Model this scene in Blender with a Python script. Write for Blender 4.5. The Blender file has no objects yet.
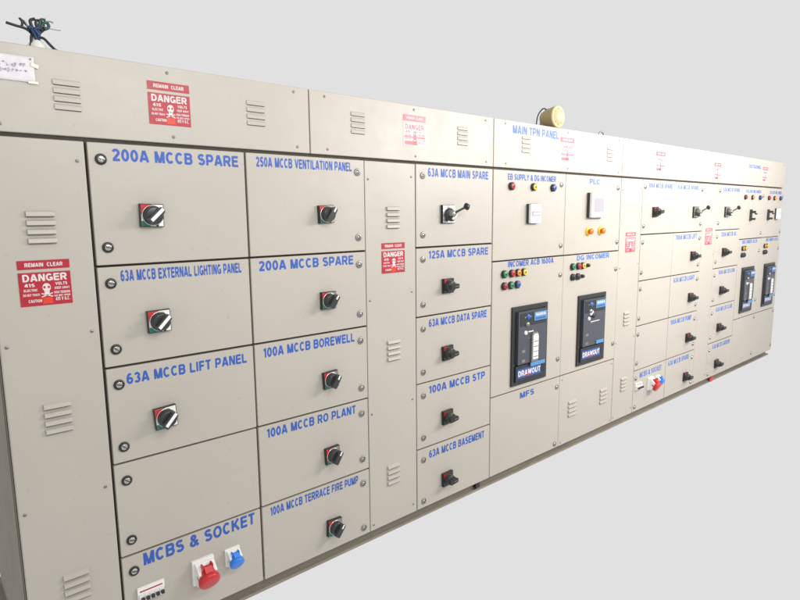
import bpy, bmesh, math, random
from mathutils import Vector, Matrix
random.seed(7)
PI = math.pi
sc = bpy.context.scene
C = sc.collection

# ------------------------------------------------------------------ materials
def mat(name, col, rough=.5, metal=0., bump=0., bscale=400., vary=0., vscale=2., spec=.5, coat=0.):
    m = bpy.data.materials.new(name); m.use_nodes = True
    nt = m.node_tree; b = nt.nodes['Principled BSDF']
    b.inputs['Base Color'].default_value = (*col, 1)
    b.inputs['Roughness'].default_value = rough
    b.inputs['Metallic'].default_value = metal
    b.inputs['Specular IOR Level'].default_value = spec
    b.inputs['Coat Weight'].default_value = coat
    tc = nt.nodes.new('ShaderNodeTexCoord')
    if vary:
        n = nt.nodes.new('ShaderNodeTexNoise'); n.inputs['Scale'].default_value = vscale
        n.inputs['Detail'].default_value = 6; n.inputs['Roughness'].default_value = .6
        gm = nt.nodes.new('ShaderNodeNewGeometry')
        nt.links.new(gm.outputs['Position'], n.inputs['Vector'])
        r = nt.nodes.new('ShaderNodeMapRange')
        r.inputs['From Min'].default_value = .3; r.inputs['From Max'].default_value = .7
        r.inputs['To Min'].default_value = 1 - vary; r.inputs['To Max'].default_value = 1 + vary
        nt.links.new(n.outputs['Fac'], r.inputs['Value'])
        v = nt.nodes.new('ShaderNodeVectorMath'); v.operation = 'SCALE'
        v.inputs[0].default_value = col
        nt.links.new(r.outputs['Result'], v.inputs['Scale'])
        sp = nt.nodes.new('ShaderNodeTexNoise'); sp.inputs['Scale'].default_value = 38; sp.inputs['Detail'].default_value = 3
        nt.links.new(gm.outputs['Position'], sp.inputs['Vector'])
        sr = nt.nodes.new('ShaderNodeMapRange'); sr.inputs['From Min'].default_value = .66; sr.inputs['From Max'].default_value = .76
        sr.inputs['To Min'].default_value = 1.0; sr.inputs['To Max'].default_value = .88
        nt.links.new(sp.outputs['Fac'], sr.inputs['Value'])
        v2 = nt.nodes.new('ShaderNodeVectorMath'); v2.operation = 'SCALE'
        nt.links.new(v.outputs['Vector'], v2.inputs[0]); nt.links.new(sr.outputs['Result'], v2.inputs['Scale'])
        nt.links.new(v2.outputs['Vector'], b.inputs['Base Color'])
        n2 = nt.nodes.new('ShaderNodeTexNoise'); n2.inputs['Scale'].default_value = 9
        nt.links.new(gm.outputs['Position'], n2.inputs['Vector'])
        r2 = nt.nodes.new('ShaderNodeMapRange')
        r2.inputs['To Min'].default_value = rough - .08; r2.inputs['To Max'].default_value = rough + .08
        nt.links.new(n2.outputs['Fac'], r2.inputs['Value']); nt.links.new(r2.outputs['Result'], b.inputs['Roughness'])
    if bump:
        wv = nt.nodes.new('ShaderNodeTexNoise'); wv.inputs['Scale'].default_value = 4.5
        nt.links.new(tc.outputs['Object'], wv.inputs['Vector'])
        bw = nt.nodes.new('ShaderNodeBump'); bw.inputs['Strength'].default_value = .5; bw.inputs['Distance'].default_value = .006
        nt.links.new(wv.outputs['Fac'], bw.inputs['Height'])
        nb = nt.nodes.new('ShaderNodeTexNoise'); nb.inputs['Scale'].default_value = bscale
        nt.links.new(tc.outputs['Object'], nb.inputs['Vector'])
        bp = nt.nodes.new('ShaderNodeBump'); bp.inputs['Strength'].default_value = bump
        bp.inputs['Distance'].default_value = .001
        nt.links.new(nb.outputs['Fac'], bp.inputs['Height']); nt.links.new(bw.outputs['Normal'], bp.inputs['Normal']); nt.links.new(bp.outputs['Normal'], b.inputs['Normal'])
    return m

M = dict(
    paint=mat('cream_powder_coat', (.430, .400, .345), .42, bump=.12, bscale=350, vary=.03, vscale=1.7),
    inner=mat('dark_gasket_and_shade', (.075, .062, .044), .8),  # rubber gasket; also paints the shade in door gaps and louvre slots
    end_shade=mat('end_shade_paint', (.165, .145, .100), .6, vary=.1, vscale=5),  # shade on the left end side, put into the colour
    plinth=mat('grey_base_paint', (.225, .20, .16), .6, vary=.12, vscale=6),
    blue=mat('blue_vinyl_letters', (.022, .090, .39), .5),
    red=mat('red_sign_enamel', (.38, .009, .024), .4, vary=.2, vscale=40),
    overlit_red=mat('overexposed_red_enamel', (.60, .10, .13), .4, vary=.2, vscale=40),  # sign red bleached to paint in overexposure
    redb=mat('bright_red_ink', (.65, .04, .01), .4),
    signw=mat('white_sign_ink', (.68, .60, .58), .5),
    black=mat('black_plastic', (.016, .017, .017), .35),
    char=mat('charcoal_plastic', (.030, .034, .034), .3),
    white=mat('white_plastic', (.78, .78, .76), .35),
    silver=mat('brushed_silver', (.62, .62, .61), .28, metal=1.),
    chrome=mat('nickel_lock', (.50, .49, .46), .22, metal=1.),
    steel=mat('dull_steel', (.30, .29, .27), .4, metal=.8),
    overlit_blue=mat('overexposed_blue_letters', (.075, .165, .46), .5),  # paler copy of the lettering blue, overexposure painted into the colour
    redp=mat('red_plastic', (.52, .018, .022), .32),
    dred=mat('dark_red_plastic', (.36, .012, .02), .35),
    bluep=mat('blue_plastic', (.02, .19, .68), .32),
    green=mat('green_plastic', (.02, .24, .10), .3),
    teal=mat('teal_print', (.02, .17, .12), .5),
    yellow=mat('yellow_lens', (.80, .52, .02), .3),
    amber=mat('amber_lens', (.75, .26, .02), .3),
    orange=mat('orange_plastic', (.75, .16, .01), .3),
    blens=mat('blue_lens', (.03, .10, .36), .25),
    screen=mat('grey_screen', (.36, .355, .365), .2),
    bframe=mat('breaker_frame', (.020, .022, .023), .4),
    bface=mat('breaker_face', (.055, .062, .075), .35),
    lcd=mat('light_blue_label', (.08, .24, .46), .35),
    band=mat('mid_blue_label', (.025, .085, .27), .35),
    dkblue=mat('dark_blue_label', (.03, .10, .35), .35),
    cream=mat('cream_siren_shell', (.38, .29, .13), .5, vary=.06, vscale=30),
    creaml=mat('pale_siren_face', (.58, .48, .27), .45),
    paper=mat('white_paper', (.70, .66, .68), .8, vary=.05, vscale=60),
    ink=mat('faded_purple_ink', (.30, .22, .36), .7),
    pink=mat('faded_pink_ink', (.62, .36, .40), .7),
    tape=mat('yellowed_tape', (.62, .58, .46), .3),
    cable=mat('black_cable', (.02, .022, .024), .5),
    bcable=mat('blue_cable', (.015, .045, .12), .5),
    gcable=mat('green_cable', (.025, .075, .065), .5),
    wtape=mat('white_tape_wrap', (.72, .72, .66), .6, bump=.3, bscale=120),
    greycab=mat('grey_cable', (.25, .26, .26), .5),
    floor=mat('pale_screed_strip', (.25, .225, .18), .85, spec=.1, vary=.12, vscale=7),
)

# ------------------------------------------------------------------ mesh builder
class MB:
    def __init__(s): s.bm = bmesh.new(); s.ms = []
    def mi(s, m):
        if m not in s.ms: s.ms.append(m)
        return s.ms.index(m)
    def _fin(s, faces, m, smooth=False):
        i = s.mi(m)
        for f in faces: f.material_index = i; f.smooth = smooth
    def box(s, x0, x1, y0, y1, z0, z1, m, mtx=None):
        r = bmesh.ops.create_cube(s.bm, size=1)
        T = Matrix.Translation(((x0+x1)/2, (y0+y1)/2, (z0+z1)/2)) @ Matrix.Diagonal((abs(x1-x0), abs(y1-y0), abs(z1-z0), 1))
        if mtx: T = mtx @ T
        bmesh.ops.transform(s.bm, matrix=T, verts=r['verts'])
        s._fin({f for v in r['verts'] for f in v.link_faces}, m); return s
    def cyl(s, p, q, r1, r2, m, n=24, caps=True):
        p, q = Vector(p), Vector(q); d = q - p
        r = bmesh.ops.create_cone(s.bm, cap_ends=caps, cap_tris=False, segments=n, radius1=r1, radius2=r2, depth=d.length)
        T = Matrix.Translation((p+q)/2) @ d.to_track_quat('Z', 'Y').to_matrix().to_4x4()
        bmesh.ops.transform(s.bm, matrix=T, verts=r['verts'])
        fs = {f for v in r['verts'] for f in v.link_faces}
        s._fin(fs, m)
        for f in fs:
            if len(f.verts) == 4: f.smooth = True
        return s
    def lathe(s, o, axis, prof, m, n=28):
        # prof: list of (t along axis, radius) ; m: material or list per segment
        o, axis = Vector(o), Vector(axis).normalized()
        a = axis.orthogonal().normalized(); b = axis.cross(a)
        rings = []
        for t, r in prof:
            rings.append([s.bm.verts.new(o + axis*t + (a*math.cos(2*PI*k/n) + b*math.sin(2*PI*k/n))*max(r, 1e-5)) for k in range(n)])
        for j in range(len(prof)-1):
            i = s.mi(m[j] if isinstance(m, (list, tuple)) else m)
            for k in range(n):
                f = s.bm.faces.new((rings[j][k], rings[j][(k+1) % n], rings[j+1][(k+1) % n], rings[j+1][k]))
                f.material_index = i; f.smooth = True
        return s
    def prism(s, pts, y0, y1, m, mtx=None):      # outline in (x,z), from y0 to y1
        a = [s.bm.verts.new((x, y0, z)) for x, z in pts]; b = [s.bm.verts.new((x, y1, z)) for x, z in pts]
        fs = [s.bm.faces.new(a), s.bm.faces.new(b[::-1])]
        n = len(pts)
        for k in range(n): fs.append(s.bm.faces.new((a[k], b[k], b[(k+1) % n], a[(k+1) % n])))
        if mtx: bmesh.ops.transform(s.bm, matrix=mtx, verts=a+b)
        s._fin(fs, m); return s
    def xprism(s, pts, x0, x1, m):               # outline in (y,z), from x0 to x1
        a = [s.bm.verts.new((x0, y, z)) for y, z in pts]; b = [s.bm.verts.new((x1, y, z)) for y, z in pts]
        fs = [s.bm.faces.new(a), s.bm.faces.new(b[::-1])]
        n = len(pts)
        for k in range(n): fs.append(s.bm.faces.new((a[k], b[k], b[(k+1) % n], a[(k+1) % n])))
        s._fin(fs, m); return s
    def tube(s, pts, r, m, n=8):
        pts = [Vector(p) for p in pts]
        # smooth with catmull-rom
        P = []
        for i in range(len(pts)-1):
            p0 = pts[max(i-1, 0)]; p1 = pts[i]; p2 = pts[i+1]; p3 = pts[min(i+2, len(pts)-1)]
            for k in range(6):
                t = k/6
                P.append(.5*((2*p1)+(-p0+p2)*t+(2*p0-5*p1+4*p2-p3)*t*t+(-p0+3*p1-3*p2+p3)*t**3))
        P.append(pts[-1]); rings = []; up = Vector((.31, .2, .93))
        for i, p in enumerate(P):
            d = (P[min(i+1, len(P)-1)] - P[max(i-1, 0)]).normalized()
            a = d.cross(up)
            if a.length < .1: a = d.cross(Vector((1, 0, 0)))
            a.normalize(); b = d.cross(a)
            rings.append([s.bm.verts.new(p + (a*math.cos(2*PI*k/n)+b*math.sin(2*PI*k/n))*r) for k in range(n)])
        fs = []
        for i in range(len(P)-1):
            for k in range(n): fs.append(s.bm.faces.new((rings[i][k], rings[i][(k+1) % n], rings[i+1][(k+1) % n], rings[i+1][k])))
        fs.append(s.bm.faces.new(rings[0])); fs.append(s.bm.faces.new(rings[-1]))
        s._fin(fs, m, True); return s
    def text(s, body, x0, x1, zc, h, y, m, bold=.225):
        """block capitals drawn as flat painted strokes between x0 and x1"""
        pen = 0; polys = []
        for ch in body:
            if ch == ' ': pen += .42; continue
            w, strokes = GLYPH[ch]
            for k, (pts, closed) in enumerate(strokes):
                polys.append((k, ribbon([(x+pen, z) for x, z in pts], bold, closed, x0p=pen)))
            pen += w + .16
        W = pen - .16; fx = (x1-x0)/W; i = s.mi(m)
        for k, quads in polys:
            yy = y - .00022*k
            for q in quads:
                vs = [s.bm.verts.new((x0+px*fx, yy, zc-h/2+pz*h)) for px, pz in q]
                f = s.bm.faces.new(vs); f.material_index = i
        bmesh.ops.remove_doubles(s.bm, verts=s.bm.verts, dist=.00002)
        return s
    def mesh(s, name):
        bmesh.ops.recalc_face_normals(s.bm, faces=s.bm.faces)
        me = bpy.data.meshes.new(name); s.bm.to_mesh(me); s.bm.free()
        for m in s.ms: me.materials.append(M[m])
        return me

def arc(cx, cz, rx, rz, a0, a1, n=12):
    return [(cx+rx*math.cos(math.radians(a0+(a1-a0)*k/n)), cz+rz*math.sin(math.radians(a0+(a1-a0)*k/n))) for k in range(n+1)]
def ribbon(pts, t, closed, x0p=0):
    n = len(pts); L = []; R_ = []
    for i, p in enumerate(pts):
        p = Vector(p)
        a = Vector(pts[i-1]) if (i > 0 or closed) else None
        c = Vector(pts[(i+1) % n]) if (i < n-1 or closed) else None
        d1 = (p-a).normalized() if a is not None else None
        d2 = (c-p).normalized() if c is not None else None
        if d1 is None: d1 = d2
        if d2 is None: d2 = d1
        n1 = Vector((-d1.y, d1.x)); n2 = Vector((-d2.y, d2.x)); m_ = n1+n2
        if m_.length < .2: m_ = n1
        m_.normalize(); k = (t/2)/max(m_.dot(n1), .45)
        L.append(p+m_*k); R_.append(p-m_*k)
    return [(L[i], L[(i+1) % n], R_[(i+1) % n], R_[i]) for i in range(n if closed else n-1)]
def glyphs():
    a = .085; T = 1-a; g = {}
    def o(*st): return [(p, False) for p in st]
    w = .72; R = w-a; c = w/2
    g['A'] = (.78, o([(.07, 0), (.36, 1)], [(.42, 1), (.71, 0)], [(.16, .28), (.62, .28)]))
    bowl = lambda z0, z1, r: [(a, z1), (r-.16, z1)] + arc(r-.16, (z0+z1)/2, .16, (z1-z0)/2, 90, -90, 8)[1:] + [(a, z0)]
    g['B'] = (w, o([(a, 0), (a, 1)], bowl(.53, T, R-.02), bowl(a, .53, R)))
    g['C'] = (w, o(arc(c, .5, c-a, .5-a, 42, 318, 18)))
    g['D'] = (w, o([(a, 0), (a, 1)], [(a, T), (.34, T)] + arc(.34, .5, R-.34, .5-a, 90, -90, 10)[1:] + [(a, a)]))
    g['E'] = (.64, o([(a, 0), (a, 1)], [(a, T), (.64, T)], [(a, .52), (.60, .52)], [(a, a), (.64, a)]))
    g['F'] = (.60, o([(a, 0), (a, 1)], [(a, T), (.60, T)], [(a, .50), (.54, .50)]))
    g['G'] = (.76, o(arc(.38, .5, .38-a, .5-a, 42, 330, 18), [(.42, .42), (.76, .42)], [(.76-a, .46), (.76-a, 0.05)]))
    g['H'] = (w, o([(a, 0), (a, 1)], [(R, 0), (R, 1)], [(a, .52), (R, .52)]))
    g['I'] = (.20, o([(.10, 0), (.10, 1)]))
    g['J'] = (.56, o([(.56-a, 1), (.56-a, .30)] + arc(.28, .28, .28-a, .28-a, 0, -170, 9)))
    g['K'] = (.76, o([(a, 0), (a, 1)], [(a, .34), (.66, 1)], [(.30, .56), (.70, 0)]))
    g['L'] = (.60, o([(a, 0), (a, 1)], [(a, a), (.60, a)]))
    g['M'] = (.86, o([(a, 0), (a, 1)], [(.86-a, 0), (.86-a, 1)], [(.12, 1), (.41, .02)], [(.74, 1), (.45, .02)]))
    g['N'] = (w, o([(a, 0), (a, 1)], [(R, 0), (R, 1)], [(.12, 1), (w-.12, 0)]))
    g['O'] = (.78, [(arc(.39, .5, .39-a, .5-a, 0, 345, 23), True)])
    g['P'] = (.68, o([(a, 0), (a, 1)], bowl(.42, T, .68-a)))
    g['R'] = (.74, o([(a, 0), (a, 1)], bowl(.46, T, .72-a), [(.38, .46), (.66, 0)]))
    g['S'] = (.68, o(arc(.34, .715, .34-a-.01, .2, 30, 270, 12) + arc(.34, .30, .34-a, .215, 90, -155, 12)[0:]))
    g['T'] = (.64, o([(0, T), (.64, T)], [(.32, 0), (.32, 1)]))
    g['U'] = (w, o([(a, 1), (a, .36)] + arc(c, .36, c-a, .36-a, 180, 360, 10) + [(R, 1)]))
    g['V'] = (.74, o([(.07, 1), (.37, .05)], [(.67, 1), (.38, .05)]))
    g['W'] = (1.0, o([(.07, 1), (.27, .03)], [(.28, .03), (.49, .96)], [(.51, .96), (.72, .03)], [(.73, .03), (.93, 1)]))
    g['X'] = (.74, o([(.07, 1), (.67, 0)], [(.67, 1), (.07, 0)]))
    g['Y'] = (.74, o([(.07, 1), (.37, .45)], [(.67, 1), (.37, .45)], [(.37, .5), (.37, 0)]))
    g['0'] = (.62, [(arc(.31, .5, .31-a, .5-a, 0, 345, 23), True)])
    g['1'] = (.36, o([(.26, 0), (.26, 1)], [(.03, .76), (.24, .92)]))
    g['2'] = (.62, o(arc(.31, .70, .31-a, .215, 165, -35, 10) + [(.10, .10)], [(.04, a), (.62, a)]))
    g['3'] = (.62, o(arc(.30, .72, .30-a, .195, 155, -90, 10), arc(.30, .30, .31-a, .215, 90, -155, 10)))
    g['4'] = (.66, o([(.50, 0), (.50, 1)], [(.44, .97), (.07, .32)], [(.02, .27), (.66, .27)]))
    g['5'] = (.62, o([(.58, T), (.14, T)], [(.15, .95), (.11, .50)], [(.12, .52)] + arc(.30, .32, .31-a, .235, 110, -150, 12)))
    g['6'] = (.62, [(arc(.31, .32, .31-a, .235, 0, 345, 17), True), (arc(.33, .50, .33-a, .5-a, 60, 180, 9) + [(a, .32)], False)])
    g['&'] = (.80, [(arc(.33, .76, .16, .155, 0, 340, 13), True), (arc(.30, .27, .30-a, .185, 110, 300, 11) + [(.70, .50)], False), ([(.24, .68), (.74, .02)], False)])
    g['.'] = (.20, o([(.10, 0), (.10, .2)]))
    return g
GLYPH = glyphs()

def obj(name, me, parent=None, loc=(0, 0, 0), label=None, bevel=0):
    o = bpy.data.objects.new(name, me); C.objects.link(o); o.location = loc
    if parent: o.parent = parent
    if label: o['label'] = label
    if bevel:
        b = o.modifiers.new('bevel', 'BEVEL'); b.width = bevel; b.segments = 2; b.limit_method = 'ANGLE'; b.angle_limit = .6
    return o
def thing(name, label, cat, loc, group=None):
    o = bpy.data.objects.new(name, None); C.objects.link(o); o.location = loc; o.empty_display_size = .1
    o['label'] = label; o['category'] = cat
    if group: o['group'] = group
    return o

# ------------------------------------------------------------------ fittings (meshes centred on their fixing point, door face at y=0)
def lock_mesh():
    b = MB()
    b.lathe((0, 0, 0), (0, -1, 0), [(0, .0195), (.004, .0195), (.0058, .0175), (.0062, .0135)], 'black', 28)
    b.lathe((0, 0, 0), (0, -1, 0), [(.0062, .0135), (.0036, .0125), (.0036, .009)], 'char', 28)
    b.lathe((0, 0, 0), (0, -1, 0), [(.0030, .0130), (.0056, .0120), (.0072, .0112), (.0078, .0098), (.0078, 0)], 'chrome', 24)
    b.box(-.0100, .0100, -.0090, -.0080, -.0018, .0018, 'black', Matrix.Rotation(.7, 4, 'Y'))
    b.box(.001, .006, -.0092, -.0078, -.0062, -.001, 'chrome', Matrix.Rotation(.7, 4, 'Y'))
    return b.mesh('lock')
def small_lock_mesh():
    b = MB()
    b.lathe((0, 0, 0), (0, -1, 0), [(0, .0178), (.004, .0178), (.0056, .0155), (.0058, .0115)], 'steel', 24)
    b.lathe((0, 0, 0), (0, -1, 0), [(.0058, .0115), (.0036, .0110), (.0036, .008)], 'black', 24)
    b.lathe((0, 0, 0), (0, -1, 0), [(.003, .0105), (.0072, .0080), (.0082, .0070), (.0082, 0)], 'chrome', 24)
    b.box(-.0072, .0072, -.0094, -.0084, -.0017, .0017, 'char', Matrix.Rotation(-.8, 4, 'Y'))
    return b.mesh('lock')
LOCK = lock_mesh(); LOCK2 = small_lock_mesh()

def switch_mesh(h=.043, ang=45, style=0):
    """square bezel, red and green quadrants, round knob with a ridged grip; style 1 and 2 are the darker kinds"""
    b = MB()
    b.box(-h, h, -.016, -.0005, -h, h, 'black')
    f = h*.93
    b.box(-f, f, -.0178, -.0162, -f, f, ('white', 'steel', 'char')[style])
    if style < 2:
        b.box(-f, -f*.02, -.0186, -.0180, f*.10, f, 'redp')
        b.box(-f, -f*.20, -.0186, -.0180, -f, -f*.52, 'teal')
    else:
        b.box(-f, -f*.10, -.0186, -.0180, f*.45, f, 'dred')
    b.box(f*.30, f*.55, -.0186, -.0180, -f, -f*.72, 'black')
    r = h*(.88, .90, .84)[style]; d = (.007, .006, .007)[style]
    b.lathe((0, 0, 0), (0, -1, 0), [(.0184, r*1.02), (.0215, r*1.02), (.0220, r*.97)], ('silver', 'silver', 'black')[style], 36)
    b.lathe((0, 0, 0), (0, -1, 0), [(.0215, r*.94), (.036+d, r*.88), (.0400+d, r*.82), (.0412+d, r*.72), (.0412+d, 0)], 'char', 36)
    R = Matrix.Rotation(-math.radians(ang), 4, 'Y')
    g = r*.92; y0 = -.060-d*1.4
    b.prism([(-g, -.010), (-g*.8, -.013), (g*.8, -.013), (g, -.008), (g, .008), (g*.8, .013), (-g*.8, .013), (-g, .010)], y0, -.041-d, ('char', 'char', 'black')[style], R)
    if style == 0: b.box(-g*.80, g*.96, y0-.0012, y0-.0002, -.0062, .0062, 'white', R)
    if style == 1: b.box(g*.35, g*.96, y0-.0012, y0-.0002, -.004, .004, 'white', R)
    if style == 2: b.box(-.004, g*.9, y0-.0012, y0-.0002, -.0015, .0015, 'steel', R)
    return b.mesh('rotary_switch')
SWS = [switch_mesh(), switch_mesh(.041, 55, 1), switch_mesh(.041, 5, 2)]
def lever_mesh():
    b = MB(); h = .05
    b.box(-h, h, -.014, -.0005, -h, h, 'black')
    b.box(-h*.94, h*.94, -.0175, -.0142, -h*.94, h*.94, 'silver')
    b.lathe((0, 0, 0), (0, -1, 0), [(.017, .034), (.030, .032), (.034, .027), (.034, 0)], 'char', 32)
    b.lathe((.0, 0, .002), (0, -1, 0), [(.034, .020), (.056, .017), (.060, .013), (.060, 0)], 'steel', 24)
    b.lathe((-.004, 0, -.026), (0, -1, 0), [(.030, .015), (.052, .014), (.054, .010), (.054, 0)], 'char', 20)
    b.lathe((-.004, 0, -.026), (0, -1, 0), [(.0545, .010), (.056, .009), (.056, 0)], 'silver', 20)
    b.tube([(.004, -.052, .004), (.020, -.066, .016), (.040, -.080, .028), (.056, -.088, .036)], .0065, 'char')
    b.tube([(-.006, -.050, -.026), (.012, -.050, -.018), (.032, -.050, .002)], .004, 'silver')
    bm2 = [( -.021+.042*k/10, .021*math.sin(PI*k/10)) for k in range(11)]
    b.lathe((.062, -.091, .040), (.7, -.5, .3), bm2, 'black', 20)
    return b.mesh('lever_switch')
LEV = lever_mesh()

def lamp_mesh(col, dark='black', r=.022):
    b = MB()
    k = r*.95; m_ = r*1.12
    b.lathe((0, 0, 0), (0, -1, 0), [(0, m_), (.014, m_), (.017, r), (.017, k*.9)], dark, 24)
    b.lathe((0, 0, 0), (0, -1, 0), [(.015, k*.90), (.021, k*.88), (.0225, k*.78), (.0228, 0)], col, 24)
    b.lathe((0, 0, 0), (0, -1, 0), [(.0229, k*.34), (.0240, k*.30), (.0241, 0)], dark, 12)
    return b.mesh('indicator_lamp')
LAMPS = {}
def lamp(c, r=.022):
    if (c, r) not in LAMPS: LAMPS[(c, r)] = lamp_mesh(c, r=r)
    return LAMPS[(c, r)]
def estop_mesh():
    b = MB()
    b.lathe((0, 0, 0), (0, -1, 0), [(0, .032), (.008, .032), (.010, .029), (.010, .014)], 'yellow', 28)
    b.lathe((0, 0, 0), (0, -1, 0), [(.010, .014), (.020, .014), (.022, .021), (.030, .022), (.036, .017), (.038, 0)], 'orange', 28)
    return b.mesh('push_button')
ESTOP = estop_mesh()
def screw_mesh():
    b = MB(); b.lathe((0, 0, 0), (0, -1, 0), [(0, .0062), (.0015, .006), (.0028, .004), (.003, 0)], 'steel', 12)
    b.box(-.004, .004, -.0034, -.0031, -.0008, .0008, 'black'); return b.mesh('screw')
SCREW = screw_mesh()
def louvre_mesh(w=.085, n=4, pitch=.030, dp=.011):
    b = MB()
    for k in range(n):
        z = (k-(n-1)/2)*pitch
        hw = w/2
        b.xprism([(0.0, z+.013), (-dp*.7, z+.008), (-dp, z-.0040), (-dp, z-.0058), (0.0, z-.0058)], -hw, hw, 'paint')
        b.box(-hw+.002, hw-.002, -dp+.001, -.0002, z-.0080, z-.0060, 'inner')  # dark strip painting the shade under the hood
    return b.mesh('louvre')
LOUV = louvre_mesh()
LOUVS = louvre_mesh(.082, 4, .027, .0045)
LOUVW = louvre_mesh(.10, 4, .032)

def danger_mesh(red='red', plate='red', ink='signw'):
    """red enamel plate 155 x 118 mm with a separate strip above it"""
    b = MB(); w = .078
    b.box(-w, w, -.0016, -.0002, .042, .072, red)
    b.text('REMAIN  CLEAR', -w*.72, w*.72, .057, .013, -.0018, 'signw')
    b.box(-w, w, -.0016, -.0002, -.083, .031, plate)
    if plate != red: b.box(-w*.96, w*.96, -.00175, -.00165, -.040, -.034, red); b.box(-w*.9, w*.1, -.00175, -.00165, -.077, -.058, red)
    b.text('DANGER', -w*.84, w*.84, .013, .024, -.0018, ink)
    y = -.0018
    def t(s, x0, x1, z, h): b.text(s, x0, x1, z, h, y, ink)
    t('415', -w*.80, -w*.42, -.012, .011); t('VOLTS', w*.38, w*.84, -.011, .010)
    t('ELECTRIC', -w*.84, -w*.32, -.029, .008); t('KEEP AWAY', w*.34, w*.92, -.026, .008)
    t('DO NOT TOUCH', -w*.88, -w*.26, -.045, .008); t('HIGH TENSION', w*.30, w*.92, -.041, .008)
    t('CAUTION', -w*.70, -w*.20, -.066, .010); t('415 V A.C.', w*.34, w*.90, -.064, .012)
    t('DO NOT OPEN', w*.30, w*.92, -.0525, .006)
    b.box(-w*.16, w*.22, -.0019, -.0017, -.078, -.056, 'redb')
    # skull and crossed bones
    b.prism([(.0125*math.cos(a)+.002, -.022+.0145*math.sin(a)) for a in [2*PI*k/20 for k in range(20)]], -.0026, -.0017, ink)
    b.prism([(-.006, -.034), (.010, -.034), (.009, -.046), (-.005, -.046)], -.0026, -.0017, ink)
    for sx in (-.0045, .0085):
        b.prism([(sx+.0036*math.cos(a), -.021+.0045*math.sin(a)) for a in [2*PI*k/10 for k in range(10)]], -.0030, -.0027, plate)
    for s_ in (1, -1):
        b.box(-.018, .018, -.0024, -.0017, -.0018, .0018, ink, Matrix.Translation((.002, 0, -.048)) @ Matrix.Rotation(s_*.35, 4, 'Y'))
    return b.mesh('danger_sign')
DANGER = danger_mesh()
DANGER2 = danger_mesh('overlit_red', 'signw', 'overlit_red'); DANGER3 = danger_mesh('overlit_red', 'overlit_red', 'signw')  # signs washed out by strong light, painted into their colours

def acb_mesh(w, h, handle=True):
    """draw-out air circuit breaker front, centred"""
    b = MB(); x, z = w/2, h/2
    fr = .028
    # flange frame
    b.box(-x, x, -.012, -.0005, z-fr, z, 'bframe'); b.box(-x, x, -.012, -.0005, -z, -z+fr*.8, 'bframe')
    b.box(-x, -x+fr, -.012, -.0005, -z+fr*.8, z-fr, 'bframe'); b.box(x-fr, x, -.012, -.0005, -z+fr*.8, z-fr, 'bframe')
    b.box(-x+fr, x-fr, -.004, -.0005, -z+fr*.8, z-fr, 'bframe')
    # upper moulded front
    b.box(-x+.040, x-.034, -.030, -.0045, -z+.140, z-.034, 'bface')
    b.box(-x+.056, x-.045, -.0322, -.0302, z-.130, z-.045, 'bframe')
    b.box(.010, x-.040, -.0355, -.0325, z-.105, z-.048, 'lcd')
    b.text('1600A', .022, x-.055, z-.066, .018, -.0357, 'signw'); b.box(.022, x-.055, -.0362, -.0357, z-.098, z-.086, 'dkblue')
    b.lathe((-.055, 0, z-.070), (0, -1, 0), [(.032, .018), (.040, .016), (.041, 0)], 'dkblue', 20)
    b.box(-.090, -.020, -.0335, -.0323, z-.078, z-.066, 'steel')
    b.lathe((-.060, 0, z-.120), (0, -1, 0), [(.032, .016), (.042, .014), (.043, 0)], 'steel', 20)
    b.lathe((-.075, 0, z-.175), (0, -1, 0), [(.030, .014), (.037, .013), (.038, 0)], 'white', 20)
    b.box(-.045, .010, -.0308, -.0302, z-.176, z-.168, 'signw')
    b.box(-.045, -.01, -.0308, -.0302, z-.215, z-.211, 'steel')
    if handle:
        b.prism([(-.018, -.118), (.055, -.118), (.055, .062), (.042, .080), (-.002, .080), (-.018, .062)], -.040, -.0303, 'steel')
        b.prism([(-.008, -.100), (.046, -.100), (.046, .054), (.036, .068), (.004, .068), (-.008, .054)], -.046, -.0403, 'white')
        for k in range(4): b.box(-.004, .042, -.0470, -.0462, -.086+k*.034, -.080+k*.034, 'steel')
        b.box(-.018, x-.050, -.036, -.0303, -.148, -.122, 'lcd')
    else:
        b.box(.030, x-.055, -.036, -.0303, -.118, -.092, 'lcd')
        b.lathe((-.045, 0, z-.135), (0, -1, 0), [(.030, .022), (.040, .019), (.041, 0)], 'white', 20)
        b.lathe((-.030, 0, z-.155), (0, -1, 0), [(.032, .020), (.048, .019), (.049, 0)], 'black', 20)
        b.box(-.05, .07, -.0308, -.0302, z-.205, z-.199, 'signw')
    for zz in (-.035, -.100): b.box(-.110, -.075, -.0312, -.0302, zz-.010, zz+.010, 'steel')
    # lower racking panel with blue label band
    b.box(-x+.030, x-.030, -.022, -.0045, -z+.026, -z+.130, 'bframe')
    b.box(-x+.044, x-.075, -.0240, -.0222, -z+.046, -z+.108, 'band')
    b.text('DRAWOUT', -x+.054, x-.085, -z+.077, .036, -.0242, 'signw')
    b.box(-.045, -.015, -.0256, -.0250, -z+.052, -z+.064, 'redp')
    b.box(x-.068, x-.040, -.0240, -.0222, -z+.050, -z+.110, 'black')
    return b.mesh('circuit_breaker')

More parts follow.
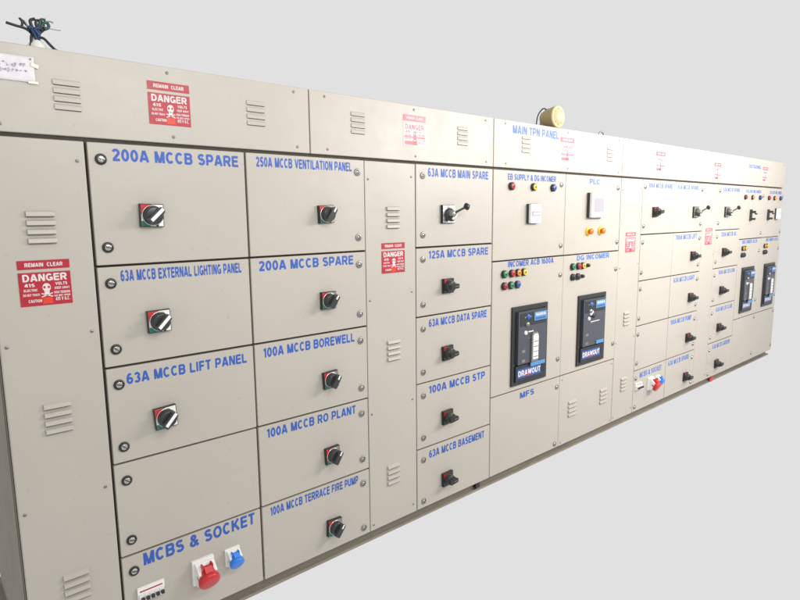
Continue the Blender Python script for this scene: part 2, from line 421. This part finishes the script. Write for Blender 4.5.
def mcb_mesh():
    b = MB()
    b.box(-.052, .052, -.010, -.0005, -.032, .030, 'white')
    b.box(-.048, .048, -.022, -.0102, -.024, .006, 'white')
    b.box(-.044, .044, -.0112, -.0102, .012, .017, 'dred')
    for k in range(5):
        x = -.038+k*.019
        b.box(x-.006, x+.006, -.034, -.0222, -.016, -.004, 'black')
        b.box(x+.0088, x+.0098, -.0226, -.0221, -.024, .006, 'steel')
    return b.mesh('miniature_breaker')
def socket_mesh(col, s=1.0):
    """industrial socket: white base, sloped neck, round hinged cap facing down and out"""
    b = MB(); w = .047*s
    b.box(-w, w, -.014*s, -.0005, -w*1.15, w*1.15, 'white')
    b.xprism([(-.0145*s, w*1.0), (-.030*s, w*.98), (-.066*s, w*.30), (-.040*s, -w*1.0), (-.0145*s, -w*1.05)], -w*.84, w*.84, 'white')
    ax = Vector((0, -.88, -.48)); o = Vector((0, -.040*s, -.002*s))
    b.lathe(o, ax, [(0, .040*s), (.020*s, .040*s), (.024*s, .044*s), (.040*s, .045*s), (.045*s, .041*s), (.047*s, .030*s), (.047*s, 0)], col, 32)
    b.xprism([(-.036*s, w*.62), (-.050*s, w*.92), (-.062*s, w*.90), (-.092*s, w*.22), (-.078*s, w*.05)], -w*.34, w*.34, col)
    b.box(-w*.48, -w*.36, -.064*s, -.040*s, w*.50, w*1.05, col); b.box(w*.36, w*.48, -.064*s, -.040*s, w*.50, w*1.05, col)
    return b.mesh('industrial_socket')
MCB = mcb_mesh(); SOCKR = socket_mesh('redp', 1.0); SOCKB = socket_mesh('bluep', .72)

def meter_mesh():
    b = MB()
    b.box(-.055, .055, -.016, -.0005, -.062, .062, 'char'); b.box(-.052, .052, -.0335, -.0162, -.059, .059, 'white')
    b.box(-.045, .048, -.0345, -.0337, -.016, .016, 'screen'); b.box(-.028, .040, -.0350, -.0346, -.007, .007, 'white')
    b.box(-.045, .045, -.0345, -.0337, .045, .048, 'steel'); b.box(-.045, .045, -.0345, -.0337, -.048, -.045, 'steel')
    return b.mesh('panel_meter')
def hmi_mesh():
    b = MB()
    b.box(-.098, .098, -.022, -.0005, -.088, .088, 'char'); b.box(-.096, .096, -.0400, -.0222, -.086, .086, 'white')
    b.box(-.066, .066, -.0412, -.0402, -.048, .052, 'screen'); b.box(-.05, .05, -.0408, -.0402, -.070, -.066, 'steel')
    return b.mesh('touch_screen')
def handle_mesh():
    b = MB()
    b.box(-.014, .014, -.020, -.0005, -.060, .060, 'char'); b.box(-.008, .010, -.055, -.0202, -.052, -.030, 'char')
    b.box(-.008, .010, -.055, -.0202, .020, .045, 'char'); b.box(.002, .034, -.062, -.045, .005, .020, 'char')
    return b.mesh('selector_switch')
METER = meter_mesh(); HMI = hmi_mesh(); SEL = handle_mesh()

# ------------------------------------------------------------------ cabinets
ROWS = [(1.594, 2.037), (1.215, 1.594), (.838, 1.215), (.456, .838), (.095, .456)]
DEPTH = .95
def carcass(t, x0, x1, z0, z1, plinth=True):
    w = (x1-x0)/2
    b = MB(); b.box(-w+.0015, w-.0015, .0225, .0285, z0+.003, z1-.001, 'inner')
    b.box(-w, w, .029, DEPTH, z0, z1, 'paint')
    obj('carcass', b.mesh('carcass'), t)
    if plinth:
        b = MB(); b.box(-w, w, .055, DEPTH-.03, .034, z0-.001, 'plinth')
        obj('plinth', b.mesh('plinth'), t)

rj = random.Random(11)
def door(t, xc, x0, x1, z0, z1, gl=.004, gr=.004, gt=.0042, gb=.0042, name='door', label=None):
    """folded sheet door, origin at its lower left corner on the front plane"""
    w, h = x1-x0-gl-gr, z1-z0-gb-gt
    b = MB(); b.box(0, w, 0, .022, 0, h, 'paint')
    o = obj(name, b.mesh(name), t, (x0+gl-xc+rj.uniform(-.0007, .0007), 0, z0+gb+rj.uniform(-.0007, .0007)), label, bevel=.0028)
    o.rotation_euler.z = rj.uniform(-.0022, .0022)
    return o
def onto(d, xc, name, me, x, z, label=None, rot=0):
    o = obj(name, me, d, (x-xc-d.location.x, 0, z-d.location.z), label)
    if rot: o.rotation_euler.y = rot
    return o
def lettering(d, xc, s, x0, x1, z, h=.040):
    b = MB(); w = (x1-x0)/2
    b.text(s, -w, w, 0, h, -.0004, 'blue' if x0 < 3.5 else 'overlit_blue')
    return onto(d, xc, 'lettering', b.mesh('lettering'), (x0+x1)/2, z)

G1 = 'tall cabinets of the switchboard row'
def section(x0, x1, label, zt=2.043):
    xc = (x0+x1)/2
    t = thing('switchgear_cabinet', label, 'electrical cabinet', (xc, 0, 0), G1)
    carcass(t, x0, x1, .095, zt)
    return t, xc

LZ = [(1.975, 1.662), (1.530, 1.283), (1.147, .902), (.766, .520), (.388, .140)]
SZ = [1.776, 1.372, .985, .602, .222]

def cover_screws(d, xc, pts):
    for x, z in pts: onto(d, xc, 'screw', SCREW, x, z)

def alley(x0, x1, label, louv, dang, gl=.004, gr=.004, scz=(1.965, 1.362, .765, .150), wide=False):
    t, xc = section(x0, x1, label)
    d = door(t, xc, x0, x1, .095, 2.037, gl, gr, name='cover_panel')
    for x, z in louv: onto(d, xc, 'louvre', LOUV, x, z)
    for x, z in dang: onto(d, xc, 'danger_sign', DANGER if x < 3 else DANGER3, x, z)
    cover_screws(d, xc, [(x0+.022, z-.02) for z in scz] + [(x1-.030, z) for z in scz])
    return t, xc, d

XL, XA, XB, XC_, XD, XE, XF, XG, XI, XJ, XK, XM, XN, XO, XR = .232, .545, 1.146, 1.771, 2.108, 2.735, 3.492, 4.236, 4.574, 5.160, 5.755, 6.070, 6.705, 7.370, 8.000

alley(XL, XA, 'narrow cream cover panel at the near left end with red danger sign and louvres',
      [(.388, 1.737), (.384, 1.068), (.392, .415)], [(.384, 1.556)], gr=.005)
b = MB(); b.box(-.003, -.0005, .032, DEPTH-.002, .10, 2.04, 'end_shade')  # added sheet, coloured dark in place of shade on this side
obj('end_shade_sheet', b.mesh('end_shade_sheet'), C.objects['switchgear_cabinet'], (XL-(XL+XA)/2, 0, 0))

def feeder(x0, x1, label, lockx, swx, texts, levers=(), noswitch=(), lock=LOCK, gl=.004, gr=.004, style=2):
    t, xc = section(x0, x1, label); ds = []
    for i, (z0, z1) in enumerate(ROWS):
        d = door(t, xc, x0, x1, z0, z1, gl, gr); ds.append(d)
        for z in LZ[i]: o = onto(d, xc, 'lock', lock, lockx, z); o.rotation_euler.y = random.uniform(-.5, .5)
        if texts[i]:
            s, a, b_, z, h = texts[i]; lettering(d, xc, s, a, b_, z, h)
        if i in noswitch: continue
        if i in levers: onto(d, xc, 'lever_switch', LEV, swx, SZ[i]-.004)
        else:
            o = onto(d, xc, 'rotary_switch', SWS[style], swx, SZ[i]); o.rotation_euler.y = random.uniform(-.07, .07)
    return t, xc, ds

t, xc, ds = feeder(XA, XB, 'cabinet with three rotary switches, one blank door and the nearest red and blue sockets', .591, .750,
    [('200A MCCB SPARE', .630, 1.114, 1.993, .042), ('63A MCCB EXTERNAL LIGHTING PANEL', .627, 1.106, 1.555, .040),
     ('63A MCCB LIFT PANEL', .620, 1.110, 1.163, .040), None, ('MCBS & SOCKET', .630, 1.112, .420, .052)],
    noswitch=(3, 4), gl=.005, gr=.004, style=0)
onto(ds[4], xc, 'miniature_breaker', MCB, .647, .280)
onto(ds[4], xc, 'red_socket', SOCKR, .862, .278); onto(ds[4], xc, 'blue_socket', SOCKB, .996, .286)

feeder(XB, XC_, 'cabinet with five rotary switch doors locked at the right, lowest lettered TERRACE FIRE PUMP', 1.727, 1.535,
    [('250A MCCB VENTILATION PANEL', 1.196, 1.695, 1.998, .040), ('200A MCCB SPARE', 1.188, 1.692, 1.555, .042),
     ('100A MCCB BOREWELL', 1.192, 1.690, 1.170, .042), ('100A MCCB RO PLANT', 1.192, 1.690, .797, .042),
     ('100A MCCB TERRACE FIRE PUMP', 1.192, 1.695, .420, .040)], lock=LOCK2, gl=.0045, gr=.0025, style=1)

alley(XC_, XD, 'narrow cream cover panel with red danger sign left of the crank lever switch',
      [(1.950, 1.755), (1.945, 1.062), (1.935, .375)], [(1.950, 1.556)], gl=.0015, gr=.003)

t, xc, ds = feeder(XD, XE, 'cabinet with crank lever switch over four rotary switches, directly left of the breakers', 2.160, 2.345,
    [('63A MCCB MAIN SPARE', 2.200, 2.690, 1.994, .044), ('125A MCCB SPARE', 2.205, 2.695, 1.552, .042),
     ('63A MCCB DATA SPARE', 2.205, 2.690, 1.172, .042), ('100A MCCB STP', 2.205, 2.680, .790, .044),
     ('63A MCCB BASEMENT', 2.205, 2.680, .408, .044)], levers=(0,), lock=LOCK2, gl=.0035, gr=.004)
b = MB(); b.box(-.018, .018, .030, .056, .045, .088, 'black'); obj('bracket', b.mesh('bracket'), t, (.24, 0, 0))

# ---- incomer cabinets
def incomer(x0, x1, label, gl=.003, gr=.002):
    t, xc = section(x0, x1, label); ds = []
    for z0, z1 in ((1.482, 2.037), (.624, 1.482), (.095, .624)):
        ds.append(door(t, xc, x0, x1, z0, z1, gl, gr))
    return t, xc, ds
t, xc, ds = incomer(XE, XF, 'cabinet with white panel meter above a black circuit breaker with a pale handle', gl=.004)
lettering(ds[0], xc, 'EB SUPPLY & DG INCOMER', 2.873, 3.376, 1.995, .036)
for x, c in ((2.904, 'redp'), (3.127, 'yellow'), (3.340, 'blens')): onto(ds[0], xc, 'indicator_lamp', lamp(c), x, 1.938)
onto(ds[0], xc, 'panel_meter', METER, 3.120, 1.770)
for x, z, k in ((3.440, 1.962, 0), (3.452, 1.553, 0), (3.455, 1.352, 1), (3.455, .757, 1), (3.455, .553, 2), (3.448, .131, 2)): onto(ds[k], xc, 'lock', LOCK2, x, z)
lettering(ds[1], xc, 'INCOMER ACB 1600A', 2.888, 3.372, 1.458, .036)
for x, c in zip((2.846, 2.920, 2.980, 3.041), ('green', 'redp', 'amber', 'yellow')): onto(ds[1], xc, 'indicator_lamp', lamp(c), x, 1.400)
for x, c in zip((2.848, 2.912, 2.977), ('dred', 'green', 'blens')): onto(ds[1], xc, 'indicator_lamp', lamp(c), x, 1.325)
onto(ds[1], xc, 'circuit_breaker', acb_mesh(.376, .520, True), 3.117, .921)
lettering(ds[2], xc, 'MFS', 3.037, 3.190, .578, .040)

t, xc, ds = incomer(XF, XG, 'cabinet with white framed touch screen, two orange push buttons and a black breaker', gl=.002, gr=.002)
lettering(ds[0], xc, 'PLC', 3.790, 3.925, 1.994, .036)
onto(ds[0], xc, 'touch_screen', HMI, 3.862, 1.826)
for x in (3.792, 3.955): onto(ds[0], xc, 'push_button', ESTOP, x, 1.641)
lettering(ds[1], xc, 'DG INCOMER', 3.660, 4.095, 1.455, .036)
for x, c in zip((3.600, 3.672, 3.728), ('green', 'redp', 'yellow')): onto(ds[1], xc, 'indicator_lamp', lamp(c), x, 1.398)
onto(ds[1], xc, 'indicator_lamp', lamp('black', .012), 3.795, 1.396)
for x, c in zip((3.605, 3.668), ('black', 'char')): onto(ds[1], xc, 'indicator_lamp', lamp(c), x, 1.324)
onto(ds[1], xc, 'indicator_lamp', lamp('char', .012), 3.727, 1.322)
onto(ds[1], xc, 'circuit_breaker', acb_mesh(.368, .520, False), 3.871, .921)
for x, z, k in ((4.188, 1.957, 0), (4.203, 1.550, 0), (4.200, 1.342, 1), (4.203, .753, 1)): onto(ds[k], xc, 'lock', LOCK2, x, z)
ds[2].name = 'cover_panel'; LV = LOUVW
for x in (3.66, 4.095): onto(ds[2], xc, 'louvre', LV, x, .350)
cover_screws(ds[2], xc, [(XF+.03, .59), (XG-.03, .59), (XF+.03, .12), (XG-.03, .12)])

alley(XG, XI, 'narrow cream cover panel with red danger sign right of the orange push buttons',
      [(4.400, .928), (4.402, .383)], [(4.412, 1.545)], gl=.0015, gr=.0025)
t, xc, ds = feeder(XI, XJ, 'cabinet with one rotary switch on top, three blank doors and small sockets below', 4.610, 4.790,
    [('100A MCCB SPARE', 4.670, 5.090, 1.990, .036), None, None, None, ('MCBS & SOCKET', 4.680, 5.080, .405, .045)],
    noswitch=(1, 2, 3, 4), lock=LOCK2, gl=.003, gr=.002)
onto(ds[4], xc, 'miniature_breaker', MCB, 4.655, .318)
onto(ds[4], xc, 'red_socket', SOCKR, 4.865, .300); onto(ds[4], xc, 'blue_socket', SOCKB, 5.000, .305)
feeder(XJ, XK, 'far cabinet with crank lever over rotary switches, left of the farthest narrow cover panel', 5.708, 5.575,
    [('63A MCCB SPARE', 5.200, 5.620, 1.990, .034), ('100A MCCB LIFT', 5.220, 5.650, 1.552, .042), ('63A MCCB LIGHT', 5.220, 5.650, 1.170, .042),
     ('100A MCCB PUMP', 5.210, 5.640, .790, .042), ('63A MCCB SPARE', 5.210, 5.640, .410, .044)], levers=(0,), lock=LOCK2, gl=.002, gr=.001)
alley(XK, XM, 'farthest narrow cream cover panel, with red danger sign between the two far lever switch cabinets',
      [], [(5.915, 1.545)], gl=.001, gr=.001)
feeder(XM, XN, 'far cabinet with crank lever over rotary switches, right of the farthest narrow cover panel', 6.116, 6.305,
    [('63A MCCB SPARE', 6.200, 6.620, 1.990, .034), ('125A MCCB AC', 6.220, 6.620, 1.550, .040), ('100A MCCB GYM', 6.220, 6.640, 1.170, .040),
     ('63A MCCB CLUB', 6.220, 6.640, .790, .040), ('63A MCCB GARDEN', 6.200, 6.640, .410, .044)], levers=(0,), lock=LOCK2, gl=.0025, gr=.002)
for (x0, x1, lab, bx, lx, tx, sx, lk) in (
    (XN, XO, 'second cabinet from the far right end, with a tall slim breaker beside the last cabinet', 7.010, (6.779, 6.981, 7.207), (6.80, 7.24), 6.960, 7.315),
    (XO, XR, 'last cabinet at the far right end of the row, with a tall slim breaker', 7.690, (7.491, 7.673, 7.879), (7.52, 7.92), 7.500, 7.955)):
    t, xc, ds = incomer(x0, x1, lab)
    lettering(ds[0], xc, 'SOLAR INCOMER', tx[0], tx[1], 1.985, .032)
    for x, c in zip(lx, ('redp', 'amber', 'blens')): onto(ds[0], xc, 'indicator_lamp', lamp(c), x, 1.922)
    onto(ds[0], xc, 'selector_switch', SEL, sx, 1.735)
    if x0 == XO: onto(ds[0], xc, 'panel_meter', METER, 7.790, 1.745)
    lettering(ds[1], xc, 'INCOMER ACB', tx[0], tx[1], 1.452, .036)
    for x, c in zip((x0+.105, x0+.175), ('amber', 'yellow')): onto(ds[1], xc, 'indicator_lamp', lamp(c, .022), x, 1.385)
    for x in (x0+.095, x0+.150): onto(ds[1], xc, 'indicator_lamp', lamp('black', .022), x, 1.315)
    onto(ds[1], xc, 'circuit_breaker', acb_mesh(.350, .495, True), bx, .930)
    for z, k in ((1.94, 0), (1.536, 0), (1.34, 1), (.785, 1), (.588, 2), (.165, 2)): onto(ds[k], xc, 'lock', LOCK2, lk, z)

# ------------------------------------------------------------------ busbar chambers along the top
G2 = 'long cream boxes along the top of the cabinets'
ZT = 2.3276
def chamber(x0, x1, label, louv=(), dang=(), screws=(), text=None, seams=()):
    xc = (x0+x1)/2; w = (x1-x0)/2
    t = thing('busbar_chamber', label, 'busbar chamber', (xc, 0, 2.0435), G2)
    b = MB(); b.box(-w+.0015, w-.0015, .0225, .0285, .003, ZT-2.0435-.004, 'inner'); b.box(-w, w, .029, DEPTH, 0, ZT-2.0435-.002, 'paint')
    obj('carcass', b.mesh('carcass'), t)
    b = MB(); wd = x1-x0-.005; h = ZT-2.0475
    b.box(0, wd, 0, .022, 0, h, 'paint')
    d = obj('cover_panel', b.mesh('cover_panel'), t, (x0+.0025-xc, 0, .004), bevel=.003)
    def on(name, me, x, z): return obj(name, me, d, (x-xc-d.location.x, 0, z-2.0475))
    for x, z in louv: on('louvre', LOUVS, x, z)
    for x, z in dang: on('danger_sign', DANGER if x < 1.5 else DANGER2, x, z)
    for x in screws: on('screw', SCREW, x, 2.305); on('screw', SCREW, x+.01, 2.072)
    if text:
        s, a, b_, z, hh = text; m = MB(); m.text(s, -(b_-a)/2, (b_-a)/2, 0, hh, -.0004, 'overlit_blue'); on('lettering', m.mesh('lettering'), (a+b_)/2, z)
    return t, xc
chamber(XL, 1.467, 'nearest top box, with a taped paper note, vivid red danger sign and two louvres',
        [(.502, 2.180), (1.205, 2.193)], [(.847, 2.197)], (.29, .845, 1.39))
chamber(1.467, XE, 'second of the top boxes, between the taped note box and the blue lettered one',
        [(1.738, 2.203), (2.468, 2.200)], [(2.104, 2.205)], (1.55, 2.10, 2.66))
t, xc = chamber(XE, XG, 'top box with blue lettering, carrying the cream siren and an eye bolt',
        [(3.045, 2.195), (4.05, 2.195)], [(3.497, 2.200)], (2.84, 3.50, 4.17), ('MAIN TPN PANEL', 2.913, 3.395, 2.279, .047))
b = MB()
ring = [(.036*math.cos(a), 0, .014+.032*math.sin(a)) for a in [2*PI*k/16 for k in range(17)]]
b.tube(ring, .006, 'steel', 8); b.cyl((0, 0, .0), (0, 0, .006), .020, .018, 'steel', 16)
obj('eye_bolt', b.mesh('eye_bolt'), t, (4.09-xc, .10, ZT-2.0435-.002))
chamber(XG, XR, 'longest and farthest of the top boxes, with three small danger signs',
        [], [(4.848, 2.190), (6.022, 2.160), (7.320, 2.180)], (4.32, 7.92), ('OUTGOING', 6.826, 7.180, 2.243, .036))

# ------------------------------------------------------------------ things on the boxes
# siren
t = thing('siren', 'cream horn siren standing on the blue lettered top box', 'siren', (3.435, .095, ZT-.002))
b = MB()
b.lathe((0, .0, .082), (0, -1, 0), [(-.066, 0), (-.066, .036), (-.058, .044), (-.022, .058), (.018, .067), (.040, .071), (.052, .0725)], 'cream', 36)
b.lathe((0, .0, .082), (0, -1, 0), [(.052, .0725), (.060, .071), (.064, .065), (.060, .058), (.057, .050)], 'creaml', 36)
obj('shell', b.mesh('shell'), t)
b = MB(); b.lathe((0, 0, .082), (0, -1, 0), [(.0575, .052), (.062, .046), (.072, .036), (.076, .020), (.077, 0)], 'creaml', 32)
for k in range(8):
    a = 2*PI*k/8; b.box(-.002, .002, -.0625, -.0605, .046, .056, 'cream', Matrix.Translation((0, 0, .082)) @ Matrix.Rotation(a, 4, 'Y'))
obj('face_plate', b.mesh('face_plate'), t)
b = MB(); b.box(-.026, .026, -.012, .070, 0, .004, 'steel'); b.box(-.026, .026, .064, .070, .0042, .062, 'steel')
b.box(-.030, -.026, .030, .066, .0042, .070, 'steel'); b.cyl((-.040, .048, .060), (-.026, .048, .060), .010, .010, 'steel', 12)
obj('bracket', b.mesh('bracket'), t)
b = MB(); b.box(-.014, .014, .012, .040, .128, .150, 'black'); obj('terminal_box', b.mesh('terminal_box'), t, (0, .0, -.008), bevel=.003)

b = MB(); b.tube([(0, .03, .135), (-.004, .06, .150), (-.006, .10, .110), (-.004, .12, .03), (.0, .16, .004), (.03, .30, .004), (.02, .55, .004)], .004, 'cable')
obj('supply_cable', b.mesh('supply_cable'), t)

# cable bundle at the near end
t = thing('cable_bundle', 'tangle of black and blue cables bound in white tape on the nearest top box', 'cable bundle', (.440, .06, ZT-.002))
t.scale = (.88, 1, .80)
rnd = random.Random(5)
b = MB()
b.lathe((0, .02, -.0), (0, 0, 1), [(0, .032), (.010, .036), (.030, .031), (.048, .018), (.060, .013), (.070, .012)], 'wtape', 20)
obj('tape_wrap', b.mesh('tape_wrap'), t)
b = MB()
b.tube([(-.012, .02, .045), (-.012, .018, .072), (-.035, .0, .085), (-.070, -.01, .088), (-.10, -.012, .093)], .0055, 'cable')
b.tube([(-.004, .02, .050), (-.01, .02, .08), (-.03, .012, .105), (-.052, .0, .122), (-.046, -.004, .108), (-.050, 0, .085)], .0045, 'cable')
b.tube([(0, .02, .048), (.004, .015, .076), (-.012, .01, .10), (-.016, .012, .125), (.0, .01, .135)], .006, 'cable')
b.tube([(.006, .02, .05), (.012, .02, .08), (.030, .02, .105), (.022, .018, .130), (.004, .01, .128), (.004, .01, .104), (.022, .006, .092)], .0055, 'cable')
b.tube([(.0, .015, .06), (.020, .0, .058), (.042, -.008, .030), (.062, -.015, .010), (.110, -.02, .006), (.16, -.03, .004)], .0055, 'cable')
b.tube([(-.03, .0, .0), (-.022, .004, .03), (-.018, .01, .06), (-.010, .012, .085)], .005, 'cable')
b.tube([(-.030, -.010, .004), (-.08, -.02, .005), (-.15, -.03, .005), (-.18, -.02, .005)], .0055, 'cable')
obj('black_cable', b.mesh('black_cable'), t)
b = MB()
b.tube([(-.002, .01, .04), (-.006, .004, .065), (-.016, 0, .085), (-.022, .0, .100)], .006, 'bcable')
b.tube([(.004, .01, .045), (.004, .0, .070), (-.008, -.004, .088), (.010, -.004, .096)], .006, 'bcable')
b.tube([(.0, .012, .05), (.010, .008, .075), (-.002, .0, .092), (-.030, -.006, .090)], .005, 'bcable')
obj('blue_cable', b.mesh('blue_cable'), t)
b = MB()
b.tube([(.008, .02, .07), (.016, .016, .10), (.026, .012, .122), (.040, .012, .128), (.044, .01, .110), (.028, .01, .098)], .006, 'gcable')
b.tube([(.0, .02, .09), (.012, .01, .112), (.018, .006, .134), (.034, .004, .136)], .005, 'gcable')
obj('green_cable', b.mesh('green_cable'), t)
b = MB()
b.tube([(.02, .01, .112), (.045, .006, .104), (.066, .0, .101), (.082, -.004, .101)], .0016, 'greycab')
b.tube([(.03, .01, .13), (.05, .008, .134), (.06, .006, .130)], .003, 'greycab')
b.tube([(-.04, 0, .118), (-.03, .0, .100), (-.028, .004, .080)], .003, 'greycab')
obj('loose_wire', b.mesh('loose_wire'), t)

# paper note
t = thing('paper_note', 'creased white paper note with faded handwriting taped to the near top box', 'paper note', (.336, -.0012, 2.250))
bm = MB(); nx, nz = 16, 8; V = {}
for i in range(nx+1):
    for j in range(nz+1):
        x = -.075+.150*i/nx; z = -.040+.080*j/nz
        V[i, j] = bm.bm.verts.new((x, -.0012-.0022*abs(math.sin(i*.9+j*.4))*(.3+abs(x)/.075), z))
fs = [bm.bm.faces.new((V[i, j], V[i+1, j], V[i+1, j+1], V[i, j+1])) for i in range(nx) for j in range(nz)]
bm._fin(fs, 'paper', True)
o = obj('sheet', bm.mesh('sheet'), t); sm = o.modifiers.new('thick', 'SOLIDIFY'); sm.thickness = .0004
b = MB()
for row, z0, c in ((0, .010, 'ink'), (1, -.010, 'ink')):
    for k in range(9):
        x0 = -.045+k*.0115; pts = [(x0+rnd.uniform(-.004, .006), -.0052, z0+rnd.uniform(-.007, .007)) for _ in range(5)]
        b.tube(pts, .0006, c, 4)
b.tube([(-.058, -.0052, .034), (-.056, -.0052, .026), (-.050, -.0052, .022)], .0016, 'dred', 4)
for k in range(3): b.tube([(-.070+k*.012, -.0052, .012), (-.064+k*.012, -.0052, .016), (-.060+k*.012, -.0052, .008)], .0008, 'pink', 4)
obj('handwriting', b.mesh('handwriting'), t)
b = MB(); b.box(.058, .080, -.0055, -.0048, .030, .042, 'tape', Matrix.Rotation(.3, 4, 'Y')); b.box(.054, .082, -.0055, -.0048, -.044, -.036, 'tape')
b.lathe((.066, -.005, .033), (0, -1, 0), [(0, .003), (.002, .0025), (.0022, 0)], 'steel', 10)
obj('tape', b.mesh('tape'), t)

# red scrap below the far cabinet
b = MB()
b.prism([(-.045, -.012), (.0, -.030), (.050, .004), (.030, .020), (-.010, .012), (-.035, .018)], -.012, .0, 'redp')
b.tube([(-.03, -.004, .01), (-.01, -.02, .032), (.012, -.012, .05), (.015, .0, .065)], .006, 'redp', 6)
o = obj('plastic_scrap', b.mesh('plastic_scrap'), None, (6.30, .0355, .052)); o['label'] = 'small crumpled red plastic scrap hanging below a far door against the base'; o['category'] = 'plastic scrap'

# ------------------------------------------------------------------ floor
b = MB(); b.box(.20, 8.05, .036, .98, .020, .034, 'floor')
o = obj('floor', b.mesh('floor')); o['kind'] = 'structure'

# ------------------------------------------------------------------ world, lamps
w = bpy.data.worlds.new('World'); sc.world = w; w.use_nodes = True
bg = w.node_tree.nodes['Background']; bg.inputs['Color'].default_value = (.755, .755, .762, 1); bg.inputs['Strength'].default_value = 1.0
def area(name, loc, target, size, energy, col):
    l = bpy.data.lights.new(name, 'AREA'); l.shape = 'RECTANGLE'; l.size, l.size_y = size; l.energy = energy; l.color = col
    o = bpy.data.objects.new(name, l); C.objects.link(o); o.location = loc
    o.rotation_euler = (Vector(target)-Vector(loc)).to_track_quat('-Z', 'Y').to_euler(); return o
area('lamp_near', (1.2, -2.4, 2.8), (1.4, 0, 2.0), (1.6, .4), 34, (1, .99, .965))
area('lamp_middle', (4.6, -2.6, 2.6), (4.7, 0, 1.8), (2.0, .6), 122, (1, .945, .935))
area('lamp_far_overhead', (6.0, -1.3, 3.05), (6.1, 0, 2.75), (3.0, .4), 26, (1, .97, .95))
area('lamp_far', (6.8, -2.2, 2.8), (6.8, 0, 2.2), (2.0, .5), 62, (1, .955, .95))

# ------------------------------------------------------------------ camera
yaw, pitch, roll = math.radians(40.919), math.radians(-8.274), math.radians(-.532)
F = Vector((math.sin(yaw)*math.cos(pitch), math.cos(yaw)*math.cos(pitch), math.sin(pitch)))
Rr = Vector((math.cos(yaw), -math.sin(yaw), 0)); U = Rr.cross(F)
r = math.cos(roll)*Rr + math.sin(roll)*U; u = -math.sin(roll)*Rr + math.cos(roll)*U
cd = bpy.data.cameras.new('Camera'); cd.lens = 26.226; cd.sensor_width = 36; cd.clip_end = 500; cd.clip_start = .05
co = bpy.data.objects.new('Camera', cd); C.objects.link(co)
mw = Matrix((( r.x, u.x, -F.x, 0), (r.y, u.y, -F.y, -2.3), (r.z, u.z, -F.z, 1.768), (0, 0, 0, 1)))
co.matrix_world = mw
sc.camera = co
sc.view_settings.view_transform = 'Standard'; sc.view_settings.look = 'None'; sc.view_settings.exposure = 0; sc.view_settings.gamma = 1
sc.cycles.max_bounces = 8
sc.cycles.use_denoising = True
